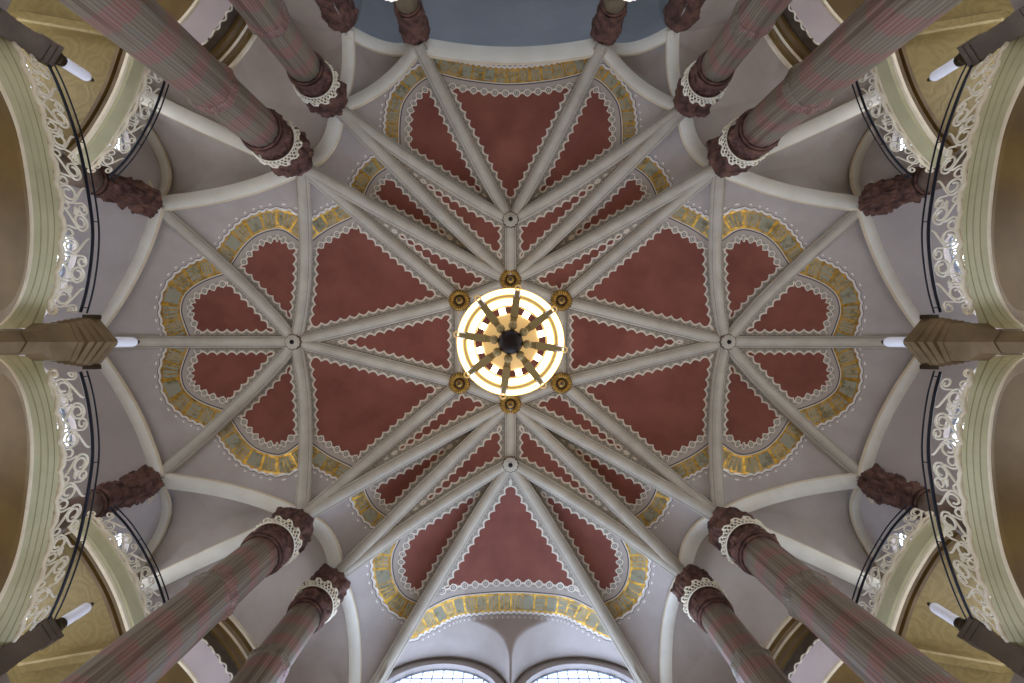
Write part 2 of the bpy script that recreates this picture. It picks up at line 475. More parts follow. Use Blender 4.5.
# edges (name pairs) -> rib curve
def rc(a, b, mx=1, my=1): return ribcurve(pt(a, mx, my), pt(b, mx, my))
RW = 5.6                                      # half width of ribs in pixels
def flipc(g, mx, my): return [(x * mx, y * my) for x, y in g]
for mx in (1, -1):
    # web between boss and the two rosettes
    a, b_ = rc('BL', 'RN', mx, 1), rc('BL', 'RN', mx, -1)
    o = ribcurve(pt('RN', mx, 1), pt('RN', mx, -1))
    cell(coons(a, b_, o), [(a, RW), (b_, RW), (o, RW)])
    for my in (1, -1):
        S_ = my == -1
        bl_c1, bl_c4, bl_w = rc('BL', 'C1', mx, my), rc('BL', 'C4', mx, my), rc('BL', 'W', mx, my)
        c1_rn, c1_rt, c1_bl = rc('C1', 'RN', mx, my), rc('C1', 'RT', mx, my), rc('C1', 'BL', mx, my)
        bl_rn = rc('BL', 'RN', mx, my)
        # big red field
        cell(coons(c1_bl, c1_rn, bl_rn, crown=.15), [(c1_bl, RW), (c1_rn, RW), (bl_rn, RW)], flipc(G_c, mx, my), 17, (-150 * mx, -40 * my))
        # narrow field between the two ribs of the big column
        o = ribcurve(pt('RN', mx, my), pt('RT', mx, my))
        cell(coons(c1_rn, c1_rt, o), [(c1_rn, RW), (c1_rt, RW), (o, RW)], flipc(PX([(354, 226), (364, 206)]), mx, my), 14, (-70 * mx, -70 * my))
        rt_c1, rt_c2 = c1_rt[::-1], rc('RT', 'C2', mx, my)
        ar = arch(pt('C1', mx, my), pt('C2', mx, my), .7)
        cell(coons(rt_c1, rt_c2, ar, crown=.1), [(rt_c1, RW), (rt_c2, RW)], flipc(G_e, mx, my), 16, (-60 * mx, -100 * my))
        c2_rt, c2_bt = rc('C2', 'RT', mx, my), rc('C2', 'BT', mx, my)
        o = rc('RT', 'BT', mx, my)
        cell(coons(c2_rt, c2_bt, o), [(c2_rt, RW), (c2_bt, RW), (o, RW)], flipc(PX([(384, 174), (398, 158)]), mx, my), 12, (-60 * mx, -130 * my))
        bt_c2 = c2_bt[::-1]
        e3 = 'S3' if S_ else 'C3'
        bt_c3 = rc('BT', e3, mx, my)
        ar = arch(pt('C2', mx, my), pt(e3, mx, my), 1.0 if S_ else .55)
        cell(coons(bt_c2, bt_c3, ar, crown=.15), [(bt_c2, RW), (bt_c3, RW)], flipc(G_gS, mx, 1) if S_ else flipc(G_g, mx, my), 20 if S_ else 14.5,
             (-75 * mx, 210) if S_ else (-75 * mx, -210))
        ar = arch(pt('C1', mx, my), pt('C4', mx, my), .6)
        cell(coons(bl_c1, bl_c4, ar, crown=.1), [(bl_c1, RW), (bl_c4, RW)], flipc(G_i, mx, my), 20, (-240 * mx, -70 * my))
        ar = arch(pt('C4', mx, my), pt('W', mx, my), .42)
        cell(coons(bl_c4, bl_w, ar, crown=.1), [(bl_c4, RW), (bl_w, RW)], flipc(G_j, mx, my), 21, (-270 * mx, -30 * my))
# top and bottom end webs
for my in (1, -1):
    e3 = 'C3' if my == 1 else 'S3'
    a, b_ = rc('BT', e3, 1, my), rc('BT', e3, -1, my)
    o = arch(pt(e3, 1, 1 * my), pt(e3, -1, my), .6) if my == 1 else arcS(pt(e3, 1, my), pt(e3, -1, my))
    g = coons(a, b_, arch(pt(e3, 1, my), pt(e3, -1, my), .6 if my == 1 else 3.2), n=64 if my == 1 else 120, crown=.15)
    if my == -1:          # two lunettes over the paired windows cut into the main severy
        t = np.linspace(0, 1, 121)[:, None]
        win = npc(arcS(pt('S3', 1, -1), pt('S3', -1, -1), 240), 120)[:, 2][None, :]
        drop = np.clip((t - .79) / .21, 0, 1) ** 1.1 * 4.6
        sn = np.abs(np.sin(2 * PI * np.linspace(0, 1, 121)))[None, :]
        lun = HS + .5 + 2.95 * sn ** np.clip(.3 - .9 * (1 - t), .1, .3) - .8 * (1 - t)
        z = g[:, :, 2] - drop
        g[:, :, 2] = np.where(t > .6, np.maximum(z, lun), g[:, :, 2])
        g[-1, :, 2] = win
    cell(g, [(a, RW), (b_, RW)], G_h if my == 1 else G_hS, 16.5 if my == 1 else 20, (0, -200 * my))
# centre hexagon
hexn = [pt('RT'), pt('RN', -1, 1), pt('RN', -1, -1), pt('RT', 1, -1), pt('RN', 1, -1), pt('RN', 1, 1)]
cz = Vector((0, 0, HR + .25))
for i in range(6):
    a, b_ = hexn[i], hexn[(i + 1) % 6]
    o = ribcurve(a, b_)
    cell(coons([cz.lerp(a, t / 8) for t in range(9)], [cz.lerp(b_, t / 8) for t in range(9)], o, n=20), [(o, RW)])
me = bpy.data.meshes.new('ceiling'); me.from_pydata(VV, [], VF); me.materials.append(VAULT)
me.polygons.foreach_set('use_smooth', [True] * len(me.polygons))
A = np.vstack(VA).astype(np.float32)
for k, n in enumerate(('pat_a', 'pat_b', 'pat_c')):
    at = me.attributes.new(n, 'FLOAT_VECTOR', 'POINT'); at.data.foreach_set('vector', np.ascontiguousarray(A[:, 3 * k:3 * k + 3]).ravel())
o = bpy.data.objects.new('ceiling', me); COL.objects.link(o)
tag(o, 'painted star vault with red fields, scalloped borders and gilded bands', 'ceiling', kind='structure')

# ------------------------------------------------------------------ ribs and arches
def side_words(mx, my): return ('upper' if my == 1 else 'lower') + ' ' + ('left' if mx == 1 else 'right')
TRIM = [0]
def trim(label, mb, mats, cat='rib'):
    TRIM[0] += 1
    o = mb.build('trim_%d' % TRIM[0], mats[0], None, True, mats)
    return tag(o, label, cat, kind='structure')
RIBP = [(-.25, .06), (-.25, -.08), (-.205, -.12), (-.165, -.12), (-.13, -.2), (0, -.23), (.13, -.2), (.165, -.12), (.205, -.12), (.25, -.08), (.25, .06)]
RIBM = [0, 0, 1, 0, 0, 0, 0, 1, 0, 0]
def rib(c, label, w=1.0):
    mb = MB(); mb.sweep(c, [(x * w, y * w) for x, y in RIBP], RIBM)
    return trim(label, mb, [RIB, RIBEDGE])
ARP = [(-.3, .06), (-.3, -.02), (-.275, -.055), (.275, -.055), (.3, -.02), (.3, .06)]
ARM = [1, 1, 0, 1, 1]
def archband(c, label, w=1.0):
    mb = MB(); mb.sweep(c, [(x * w, y) for x, y in ARP], ARM)
    return trim(label, mb, [ARCH, ARCHEDGE], 'arch')
for mx in (1, -1):
    rib(rc('BL', 'W', mx), 'grey vault rib running sideways from the %s boss to the wall pier' % ('left' if mx == 1 else 'right'))
    for my in (1, -1):
        w = side_words(mx, my)
        rib(rc('C1', 'BL', mx, my), 'grey vault rib from the %s big column to the side boss' % w)
        rib(rc('C4', 'BL', mx, my), 'grey vault rib from the %s wall column to the side boss' % w)
        rib(rc('BL', 'RN', mx, my), 'grey vault rib from side boss to the %s gilded rosette' % w)
        rib(rc('C1', 'RN', mx, my), 'grey vault rib from the %s big column to its side rosette' % w)
        rib(rc('C1', 'RT', mx, my), 'grey vault rib from the %s big column to the end rosette' % w)
        rib(rc('C2', 'RT', mx, my), 'grey vault rib from the %s second column to the end rosette' % w)
        rib(rc('C2', 'BT', mx, my), 'grey vault rib from the %s second column to the end boss' % w)
        rib(rc('C3' if my == 1 else 'S3', 'BT', mx, my), 'grey vault rib from the end boss out to the %s end support' % w)
        archband(arch(pt('C1', mx, my), pt('C4', mx, my), .6), 'cream arch between the %s big column and wall column' % w, .95)
        archband([q + Vector((.12 * mx, .04 * my, -.04)) for q in arch(pt('C4', mx, my), pt('W', mx, my), .42)], 'cream wall arch from the %s wall column to the side pier' % w, 1.0)
        archband([q - Vector((0, 0, .14)) for q in arch(pt('C4', mx, my), pt('W5', mx, my), 1.6)], 'cream arch behind the %s curved upper gallery' % w, 1.15)
        archband(arch(pt('C4', mx, my), P(-455 * mx, -262 * my, HS), .5), 'straight cream arch on the outer wall behind the %s curved gallery' % w, .9)
        archband(arch(pt('C1', mx, my), pt('W5', mx, my), .8), 'cream arch from the %s big column back to the corner' % w)
        archband(arch(pt('C1', mx, my), pt('C2', mx, my), .7), 'short cream arch between the two %s marble columns' % w)
        archband(arch(pt('C2', mx, my), pt('W7', mx, my), .6), 'cream arch from the %s second column back to the wall' % w, .8)
        if my == 1:
            archband(arch(pt('C2', mx), pt('C3', mx), .55), 'cream arch between %s second column and chancel column' % w, .8)
            archband(arch(pt('C2', mx), pt('C6', mx), .5), 'cream arch from %s second column to the top edge column' % w, .8)
            archband(arch(pt('C6', mx), pt('C3', mx), .6), 'cream arch from %s top edge column to chancel column' % w, .8)
        else:
            archband(arch(pt('C2', mx, my), pt('S3', mx, my), 1.0), 'cream arch from the %s second column to window wall' % w, .8)
    rib([pt('BT', 1, mx).lerp(pt('RT', 1, mx), i / 10) for i in range(11)], 'short grey vault rib between the %s boss and rosette' % ('upper' if mx == 1 else 'lower'))
archband(arch(pt('C3'), pt('C3', -1), .6), 'wide pale chancel arch between the two olive columns', 1.1)
for i in range(6):
    w = ['upper right', 'right', 'lower right', 'lower left', 'left', 'upper left'][i]
    rib(ribcurve(hexn[i], hexn[(i + 1) % 6]), 'grey rib on the %s edge of the central hexagon' % w, .95)
# moulding over paired windows
mb = MB(); c = arcS(pt('S3', 1, -1), pt('S3', -1, -1))
mb.sweep([p - Vector((0, .08, .06)) for p in c], [(-.025, .02), (-.025, -.02), (0, -.03), (.025, -.02), (.025, .02)], [1, 1, 1, 1])
trim('thin moulding round the heads of the paired end windows', mb, [WALLM, DARK], 'moulding')

# ------------------------------------------------------------------ outer bays
def bay(pts, rises, hc, mat, name, label, n=20):
    """a smooth severy stretched over the arches round it: heights solved as an inflated membrane"""
    k = len(pts); c = sum(pts, Vector()) / k
    vs, key, faces, fixed = [], {}, [], set()
    def idx(q):
        kk = (round(q[0], 4), round(q[1], 4))
        if kk not in key: key[kk] = len(vs); vs.append(list(q))
        return key[kk]
    for i in range(k):
        a, b_ = pts[i], pts[(i + 1) % k]
        ar = arch(a, b_, rises[i], n)
        g = [[c.lerp(ar[j], r_ / n) for j in range(n + 1)] for r_ in range(n + 1)]
        ids = [[idx(q) for q in row] for row in g]
        for j in ids[n]: fixed.add(j)
        for j, q in zip(ids[n], ar): vs[j][2] = q.z
        for r_ in range(n):
            for j in range(n):
                f = []
                for q in (ids[r_][j], ids[r_][j + 1], ids[r_ + 1][j + 1], ids[r_ + 1][j]):
                    if q not in f: f.append(q)
                if len(f) > 2: faces.append(tuple(f))
    N = len(vs); V = np.array(vs); E = set()
    for f in faces:
        for a, b_ in zip(f, f[1:] + f[:1]): E.add((min(a, b_), max(a, b_)))
    E = np.array(sorted(E)); L = np.linalg.norm(V[E[:, 0], :2] - V[E[:, 1], :2], axis=1)
    w_ = 1 / np.maximum(L, .02); A = np.zeros((N, N))
    A[E[:, 0], E[:, 1]] = -w_; A[E[:, 1], E[:, 0]] = -w_
    A[np.arange(N), np.arange(N)] = -A.sum(1)
    area_ = np.zeros(N)
    for e, l in zip(E, L): area_[e[0]] += l * l; area_[e[1]] += l * l
    fx = np.array(sorted(fixed)); fr = np.setdiff1d(np.arange(N), fx)
    base = np.linalg.solve(A[np.ix_(fr, fr)], -A[np.ix_(fr, fx)] @ V[fx, 2])
    bmp = np.linalg.solve(A[np.ix_(fr, fr)], area_[fr]); bmp /= bmp.max()
    V[fr, 2] = base + bmp * max(.3, hc - base.mean())
    o = mk(name, [tuple(q) for q in V], faces, mat, None, True)
    return tag(o, label, 'ceiling', kind='structure')
for mx in (1, -1):
    for my in (1, -1):
        w = side_words(mx, my)
        p = lambda n: pt(n, mx, my)
        bay([p('C1'), p('C4'), p('W5')], [.6, 1.6, .8], 17.6, PLASTER_BROWN, 'ceiling', 'plain grey brown corner vault above the %s curved gallery' % w)
        bay([p('C1'), p('W5'), p('W7'), p('C2')], [.8, 1.0, .6, .7], 17.1, PLASTER_BROWN, 'ceiling', 'plain grey brown vault behind the two %s columns' % w)
        if my == 1:
            bay([p('C2'), p('W7'), p('C6')], [.6, 1.0, .5], 17.2, PLASTER_BROWN, 'ceiling', 'plain grey vault between %s second column and top edge' % w)
            bay([p('C2'), p('C6'), p('C3')], [.5, .6, .55], 16.9, PLASTER, 'ceiling', 'small lavender vault triangle beside the %s chancel column' % w)
        else:
            bay([p('C2'), p('W7'), p('S3')], [.6, 1.0, 1.0], 17.2, PLASTER_BROWN, 'ceiling', 'plain grey vault between %s second column and window wall' % w)
# chancel vault
back = [Vector(q) for q in ((-6.2, -17, 17.0), (-5.2, -19.5, 17.6), (-2.8, -21.2, 18.2), (0, -21.8, 18.4), (2.8, -21.2, 18.2), (5.2, -19.5, 17.6), (6.2, -17, 17.0))]
front = arch(pt('C6'), pt('C3'), .6, 12) + arch(pt('C3'), pt('C3', -1), .6, 24)[1:] + arch(pt('C3', -1), pt('C6', -1), .6, 12)[1:]
bk = resample_t(catmull(back, 8), len(front) - 1)
mb = MB(); K = len(front); rows = 14; vs = []
for j in range(rows + 1):
    t = j / rows
    for i in range(K):
        q = front[i].lerp(bk[i], t); q.z += 1.5 * math.sin(PI * t) ** .8; vs.append(q)
mb.add(vs, [(j * K + i, j * K + i + 1, (j + 1) * K + i + 1, (j + 1) * K + i) for j in range(rows) for i in range(K - 1)])
tag(mb.build('ceiling', PLASTER_BLUE), 'blue grey chancel vault beyond the wide pale arch', 'ceiling', kind='structure')

# ------------------------------------------------------------------ walls with windows
WIN = [0]
def wall(a, b_, top, name, label, mat, win=None, pane=None, estr=None):
    """wall from a to b (plan), up to the curve 'top'; win=(u0,u1,h0,h1,headrise): arched hole with a built window"""
    n = len(top) - 1; mb = MB(); L = (Vector((b_.x, b_.y)) - Vector((a.x, a.y))).length
    def at(u, z): 
        q = a.lerp(b_, u); return Vector((q.x, q.y, z))
    us = sorted(set([i / n for i in range(n + 1)] + ([win[0], win[1]] if win else [])))
    def topz(u):
        t = u * n; k = min(int(t), n - 1); return top[k].z + (top[k + 1].z - top[k].z) * (t - k)
    def head(u):
        t = (u - win[0]) / (win[1] - win[0]); return win[3] - win[4] + win[4] * math.sqrt(max(0, 1 - (2 * t - 1) ** 2))
    for u0, u1 in zip(us, us[1:]):
        m = (u0 + u1) / 2
        spans = [((FLOOR, FLOOR), (topz(u0), topz(u1)))]
        if win and win[0] < m < win[1]:
            spans = [((FLOOR, FLOOR), (win[2], win[2])), ((head(u0), head(u1)), (topz(u0), topz(u1)))]
        for (z0, z1), (y0, y1) in spans:
            mb.add([at(u0, z0), at(u1, z1), at(u1, y1), at(u0, y0)], [(0, 1, 2, 3)])
    o = mb.build(name, mat, None, False)
    tag(o, label, 'wall', kind='structure')
    if win: window(at, win, L, head, pane, label)
def window(at, win, L, head, pane, wl, gs=(.3, .4, .03)):
    WIN[0] += 1
    u0, u1, h0, h1, hr = win
    out = (at(1, 0) - at(0, 0)).cross(Vector((0, 0, 1))).normalized()
    ctr = at(.5, 0); 
    if out.dot(Vector((ctr.x, ctr.y, 0))) < 0: out = -out
    w = thing('window_%d' % WIN[0], at((u0 + u1) / 2, h0), 'bright leaded window in the ' + wl.split(' wall')[0] + ' wall', 'window', kind='structure')
    N = 24; dp = .3
    us = [u0 + (u1 - u0) * i / N for i in range(N + 1)]
    mb = MB()        # reveal
    prof = [at(u0, h0)] + [at(u, head(u)) for u in us] + [at(u1, h0)]
    vs = prof + [p + out * dp for p in prof]; K = len(prof)
    mb.add(vs, [(i, i + 1, K + i + 1, K + i) for i in range(K - 1)] + [(K - 1, 0, K, 2 * K - 1)])
    mb.build('reveal', WALLM, w, False)
    mb = MB(); v = []
    for u in us: v += [at(u, h0) + out * dp, at(u, head(u)) + out * dp]
    mb.add(v, [(2 * i, 2 * i + 2, 2 * i + 3, 2 * i + 1) for i in range(N)])
    mb.build('pane', pane or PANE, w, False)
    mb = MB(); nb = max(3, int((u1 - u0) * L / gs[0])); o2 = out * (dp - .03)
    for i in range(1, nb):
        u = u0 + (u1 - u0) * i / nb
        mb.tube([at(u, h0) + o2, at(u, head(u)) + o2], gs[2], 4)
    z = h0 + .4
    while z < h1 - .05:
        span = [u for u in [u0 + (u1 - u0) * i / 60 for i in range(61)] if head(u) > z]
        if len(span) > 1: mb.tube([at(span[0], z) + o2, at(span[-1], z) + o2], gs[2], 4)
        z += gs[1]
    mb.build('muntins', FRAMEM, w, False)
    mb = MB(); mb.tube([p + o2 for p in prof], .05, 6, True); mb.build('window_frame', FRAMEM, w)
for mx in (1, -1):
    for my in (1, -1):
        w = side_words(mx, my); p = lambda n: pt(n, mx, my)
        s = ('left' if mx == 1 else 'right') + ('_upper' if my == 1 else '_lower')
        a, b_ = p('C4'), p('W')
        wall(a, b_, arch(a, b_, .42), 'wall_%s' % s, 'pale %s side wall under the cream wall arch' % w, WALLM, (.33, .94, 2.0, 14.5, .6), PANE)  # sill lowered behind the gallery, unseen, to bring in more light
        a, b_ = p('C4'), p('W5')
        wall(a, b_, arch(a, b_, 1.6), 'wall_%s_corner' % s, 'pale %s corner wall behind the curved gallery' % w, WALLM, (.35, .85, 3.0, 16.3, 1.0), PANE)
        a, b_ = p('W5'), p('W7')
        wall(a, b_, arch(a, b_, 1.0), 'wall_%s_diagonal' % s, 'grey %s diagonal wall behind the marble columns' % w, PLASTER_BROWN, (.25, .75, 1.0, 8.0, 1.5), PANE)  # low window out of view, added as a light source for the nave
        if my == 1:
            a, b_ = p('W7'), p('C6')
            wall(a, b_, arch(a, b_, 1.0), 'wall_%s_back' % s, 'grey %s back wall toward the chancel' % w, PLASTER_BROWN, (.25, .75, 1.0, 8.0, 1.2), PANE)  # its glowing low window is unseen, put in to light the nave
            a, b_ = p('C6'), Vector((-6.2 * mx, -17, HS))
            wall(a, b_, [a.lerp(b_, i / 6) + Vector((0, 0, 2.0)) for i in range(7)], 'wall_%s_chancel' % s, 'blue grey %s chancel wall' % w, PLASTER_BLUE)
        else:
            a, b_ = p('W7'), p('S3')
            wall(a, b_, arch(a, b_, 1.0), 'wall_%s_back' % s, 'grey %s back wall toward the end windows' % w, PLASTER_BROWN, (.25, .75, 1.0, 8.0, 1.2), PANE)  # unseen low window, added for floor-level light like the diagonal ones
bb = resample_t(catmull(back, 8), 24)
mb = MB()
mb.add(sum([[Vector((q.x, q.y, FLOOR)), Vector((q.x, q.y, q.z + .1))] for q in bb], []), [(2 * i, 2 * i + 2, 2 * i + 3, 2 * i + 1) for i in range(24)])
tag(mb.build('wall_chancel_apse', PLASTER_BLUE), 'curved blue grey apse wall closing the chancel', 'wall', kind='structure')
# apse windows (flat panes just inside the curved wall)
for k, (i0, i1) in enumerate(((4, 8), (10, 14), (16, 20))):
    a, b_ = bb[i0], bb[i1]
    a = Vector((a.x * .96, a.y * .97, 0)); b_ = Vector((b_.x * .96, b_.y * .97, 0))
    at = lambda u, z, a=a, b_=b_: Vector((a.x + (b_.x - a.x) * u, a.y + (b_.y - a.y) * u, z))
    wn = (0.1, .9, 3.0, 13.0, 1.2)
    hd = lambda u: 11.8 + 1.2 * math.sqrt(max(0, 1 - (2 * (u - .1) / .8 - 1) ** 2))
    window(at, wn, (b_ - a).length, hd, PANEA, ('left', 'middle', 'right')[k] + ' part of the apse wall')
# end wall with the paired windows: plaster between the double arch and the two panes
a, b_ = pt('S3', 1, -1), pt('S3', -1, -1)
top = arcS(a, b_, 96)
mb = MB(); N = 96
def inner(u):
    t = u * 2 % 1.0
    return None if (t < .045 or t > .955) else HS + .3 + 2.85 * abs(math.sin(PI * (t - .045) / .91)) ** .3
us = sorted(set([i / N for i in range(N + 1)] + [.0225, .4775, .5225, .9775]))
def topu(u):
    t = u * N; k = min(int(t), N - 1); return top[k].z + (top[k + 1].z - top[k].z) * (t - k)
at = lambda u, z: Vector((a.x + (b_.x - a.x) * u, a.y, z))
H0 = 4.0  # sill set low, out of view, to throw more light into the nave
for u0, u1 in zip(us, us[1:]):
    m = (u0 + u1) / 2
    if inner(m) is None: mb.add([at(u0, FLOOR), at(u1, FLOOR), at(u1, topu(u1)), at(u0, topu(u0))], [(0, 1, 2, 3)])
    else:
        i0, i1 = inner(u0) or HS + .3, inner(u1) or HS + .3
        mb.add([at(u0, FLOOR), at(u1, FLOOR), at(u1, H0), at(u0, H0)], [(0, 1, 2, 3)])
        mb.add([at(u0, i0), at(u1, i1), at(u1, topu(u1)), at(u0, topu(u0))], [(0, 1, 2, 3)])
tag(mb.build('wall_window_end', WALLM, None, False), 'pale end wall pierced by the two big arched windows', 'wall', kind='structure')
for k in (0, 1):
    wn = (.0225 + .5 * k, .4775 + .5 * k, H0, HS + 3.15, 2.5)
    hd = lambda u, k=k: HS + .3 + 2.85 * max(0, math.sin(PI * min(max((u - .0225 - .5 * k) / .455, 0), 1))) ** .3
    window(at, wn, (b_ - a).length, hd, PANES, ('left', 'right')[k] + ' half of the end wall', (.42, .62, .032))
# floor
mb = MB(); mb.box((0, -3, FLOOR - .1), (34, 40, .2))
tag(mb.build('floor', FLOORM, None, False), 'pale stone church floor', 'floor', kind='structure')

# ------------------------------------------------------------------ columns
def capital_mb(r, z0, z1, c, seed, amp=1.0, spread=1.45, lobes=8):
    mb = MB(); n = 96; rows = 44; prof = []
    key = [(0, 1.1), (.06, 1.3), (.16, .9 * spread), (.26, .85 * spread), (.5, .86 * spread), (.75, .95 * spread), (.86, spread), (.93, spread * .97), (1, spread * .8)]
    for j in range(rows + 1):
        t = j / rows
        for (ta, ra), (tb, rb) in zip(key, key[1:]):
            if ta <= t <= tb: base = ra + (rb - ra) * (t - ta) / (tb - ta); break
        prof.append((r * base, z0 + (z1 - z0) * t))
    def mod(rr, z, a, j):
        t = j / rows
        leaf0 = max(0, math.cos(a * lobes / 2)) ** .6 * math.exp(-((t - .13) / .06) ** 2) * .12
        leaf1 = abs(math.cos(a * lobes / 2)) ** .8 * math.exp(-((t - .46) / .08) ** 2) * .15
        leaf2 = abs(math.sin(a * lobes / 2)) ** .8 * math.exp(-((t - .68) / .08) ** 2) * .2
        vol = max(0, math.cos(a * 4 + seed)) ** 2 * math.exp(-((t - .85) / .08) ** 2) * .26
        nz = noise.noise(Vector((math.cos(a) * 3 + seed, math.sin(a) * 3, z * 3.2))) * .14 + noise.noise(Vector((math.cos(a) * 7, math.sin(a) * 7 + seed, z * 6))) * .13 + noise.noise(Vector((math.cos(a) * 14, math.sin(a) * 14 + seed, z * 11))) * .06
        env = min(1, (1 - t) * 8 + .3) * min(1, t * 14)
        return rr + r * amp * env * (leaf0 + leaf1 + leaf2 + vol + nz - .1)
    mb.lathe(prof, n, c, mod); return mb
def ring_pts(c, r, z, n=48, wob=0, k=0, zw=0, ph=0):
    return [Vector((c[0] + (r + wob * math.sin(k * 2 * PI * i / n + ph)) * math.cos(2 * PI * i / n), c[1] + (r + wob * math.sin(k * 2 * PI * i / n + ph)) * math.sin(2 * PI * i / n), z + zw * math.cos(k * 2 * PI * i / n + ph))) for i in range(n)]
def column(p, r, zb, caph, mat, label, group, coronet=False, seed=0, fl=.03, bracket=None, amp=1.0, spread=1.5):
    c = (p.x, p.y, 0)
    t = thing('column', (p.x, p.y, zb), label, 'column', group)
    z1 = HS + .08; z0 = z1 - caph
    mb = MB()
    n = 64
    prof = [(r * (1.0 + .02 * (1 - i / 20)), zb + .75 + (z0 - zb - .75) * i / 20) for i in range(21)]
    mb.lathe(prof, n, c, lambda rr, z, a, j: rr * (1 + fl * (abs(math.cos(a * 8)) - .6)))
    mb.build('shaft', mat, t)
    mb = MB()
    mb.lathe([(r * 1.5, zb), (r * 1.5, zb + .3), (r * 1.38, zb + .36), (r * 1.4, zb + .46), (r * 1.25, zb + .56), (r * 1.26, zb + .66), (r * 1.02, zb + .78)], 32, c)
    mb.build('base', CAP, t)
    capital_mb(r, z0, z1, c, seed, amp, spread).build('capital', CAP, t)
    mb = MB(); mb.tube(ring_pts(c, r * 1.1, z0 + .02, 40), .07, 8, True); mb.tube(ring_pts(c, r * 1.06, z0 - .14, 40), .045, 8, True)
    mb.build('neck_ring', CAP, t)
    if coronet:
        zc = z0 + caph * .33; rr = r * spread * .93; mb = MB()
        mb.tube(ring_pts(c, rr, zc - .13, 72), .028, 6, True)
        mb.tube(ring_pts(c, rr * 1.03, zc + .02, 144, .03, 18, .1), .024, 5, True)
        mb.tube(ring_pts(c, rr * 1.03, zc + .02, 144, .03, 18, .1, PI), .024, 5, True)
        mb.tube(ring_pts(c, rr * 1.05, zc + .16, 144, .045, 12, .05), .026, 6, True)
        for i in range(12):
            a = 2 * PI * i / 12
            mb.ball((c[0] + rr * 1.06 * math.cos(a), c[1] + rr * 1.06 * math.sin(a), zc + .18), .06, 6)
        mb.build('coronet', LATT, t)
    if bracket:
        zz = bracket; mb = MB()
        mb.lathe([(r * .98, zz - .16), (r * 1.09, zz - .1), (r * 1.05, zz - .04), (r * 1.12, zz + .04), (r * 1.04, zz + .12), (r * .98, zz + .14)], 64, c,
                 lambda rr, z, a, j: rr * (1 + (.05 * max(0, math.cos(a * 8)) + .03 * noise.noise(Vector((a * 3, z * 9, seed)))) * (1 if 1 <= j <= 4 else 0)))
        mb.build('collar', mat, t)
    return t
for mx in (1, -1):
    for my in (1, -1):
        w = side_words(mx, my); sd = mx * 3 + my
        pc = P(-217 * mx, -185 * my, HS)
        column(pc, .61, FLOOR, 2.1, SHAFT, 'thick pink and green marbled column with crowned capital, %s, nearer the side gallery' % w, 'large marbled columns', True, sd, .035, 11.6, 1.0, 1.34)
        pc = P(-181 * mx, -242 * my, HS)
        column(pc, .52, FLOOR, 1.9, SHAFT2, 'slimmer pink and green marbled column with crowned capital, %s, nearer the middle' % w, 'second marbled columns', True, sd + 11, .035, 11.9, 1.0, 1.4)
        pc = P(-362 * mx, -140 * my, HS)
        column(pc, .40, FLOOR, 2.1, SHAFT4, 'brown side column with carved capital behind the %s gallery railing' % w, 'brown side columns', False, sd + 23, .01, None, 1.5, 1.5)
    w = 'left' if mx == 1 else 'right'
    column(P(-95 * mx, -311, HS), .38, FLOOR, 1.25, OLIVE, 'plain olive chancel column with dark red capital, %s of the blue vault' % w, 'olive chancel columns', False, 40 + mx, .0, None, .8, 1.5)
    column(P(-169 * mx, -325, HS), .44, FLOOR, 1.5, SHAFT4, 'dark red brown column cut by the top edge, %s half' % w, 'top edge columns', False, 50 + mx, .02, None, .8, 1.4)

# ------------------------------------------------------------------ bosses and rosettes
HOLE, _, _ = newmat('black_hole_paint', srgb(24, 20, 18), .8)
def boss(p, label):
    t = thing('vault_boss', p - Vector((0, 0, .3)), label, 'boss', 'stone bosses where ribs meet')
    z = p.z - .26
    mb = MB(); mb.lathe([(.29, z + .25), (.31, z), (.28, z - .05), (.23, z - .03), (.19, z - .06), (.10, z - .07), (.06, z + .02)], 48, (p.x, p.y, 0),
                        lambda r, zz, a, j: r * (1 + (.07 * math.cos(a * 12) if 1 <= j <= 3 else 0)))
    mb.build('rim', RIB, t)
    mb = MB(); mb.lathe([(.34, z + .2), (.345, z + .03), (.30, z + .0)], 48, (p.x, p.y, 0), lambda r, zz, a, j: r * (1 + .05 * math.cos(a * 12)), False); mb.build('dark_edge', DARK, t)
    mb = MB(); mb.lathe([(.09, z - .06), (.085, z - .085), (.001, z - .09)], 20, (p.x, p.y, 0)); mb.build('hole', HOLE, t)
boss(pt('BL'), 'round stone boss where ribs meet left of the chandelier')
boss(pt('BL', -1), 'round stone boss where ribs meet right of the chandelier')
boss(pt('BT'), 'round stone boss where ribs meet above the chandelier')
boss(pt('BT', 1, -1), 'round stone boss where ribs meet below the chandelier')
def rosette(p, label):
    z = p.z - .22
    t = thing('gilded_rosette', p - Vector((0, 0, .3)), label, 'rosette', 'gilded rosettes around the chandelier')
    mb = MB(); mb.lathe([(.43, z + .22), (.475, z + .02), (.44, z - .06), (.35, z - .1), (.25, z - .05), (.23, z)], 96, (p.x, p.y, 0),
                        lambda r, zz, a, j: r * (1 + (.045 * (1 if math.cos(a * 24) > 0 else -1) if 1 <= j <= 3 else 0)))
    mb.m = [1 if (i % 96) % 4 == 1 else 0 for i in range(len(mb.f))]; mb.build('fluted_rim', GOLD, t, True, [GOLD, GOLD_D])
    mb = MB(); mb.lathe([(.25, z + .0), (.21, z - .05), (.15, z - .05)], 32, (p.x, p.y, 0)); mb.build('dark_ring', GOLD_D, t)
    mb = MB(); mb.lathe([(.16, z - .02), (.15, z - .1), (.08, z - .12)], 32, (p.x, p.y, 0)); mb.build('inner_ring', GOLD, t)
    mb = MB(); mb.lathe([(.09, z - .08), (.07, z - .15), (.001, z - .17)], 24, (p.x, p.y, 0)); mb.build('knob', DARK, t)
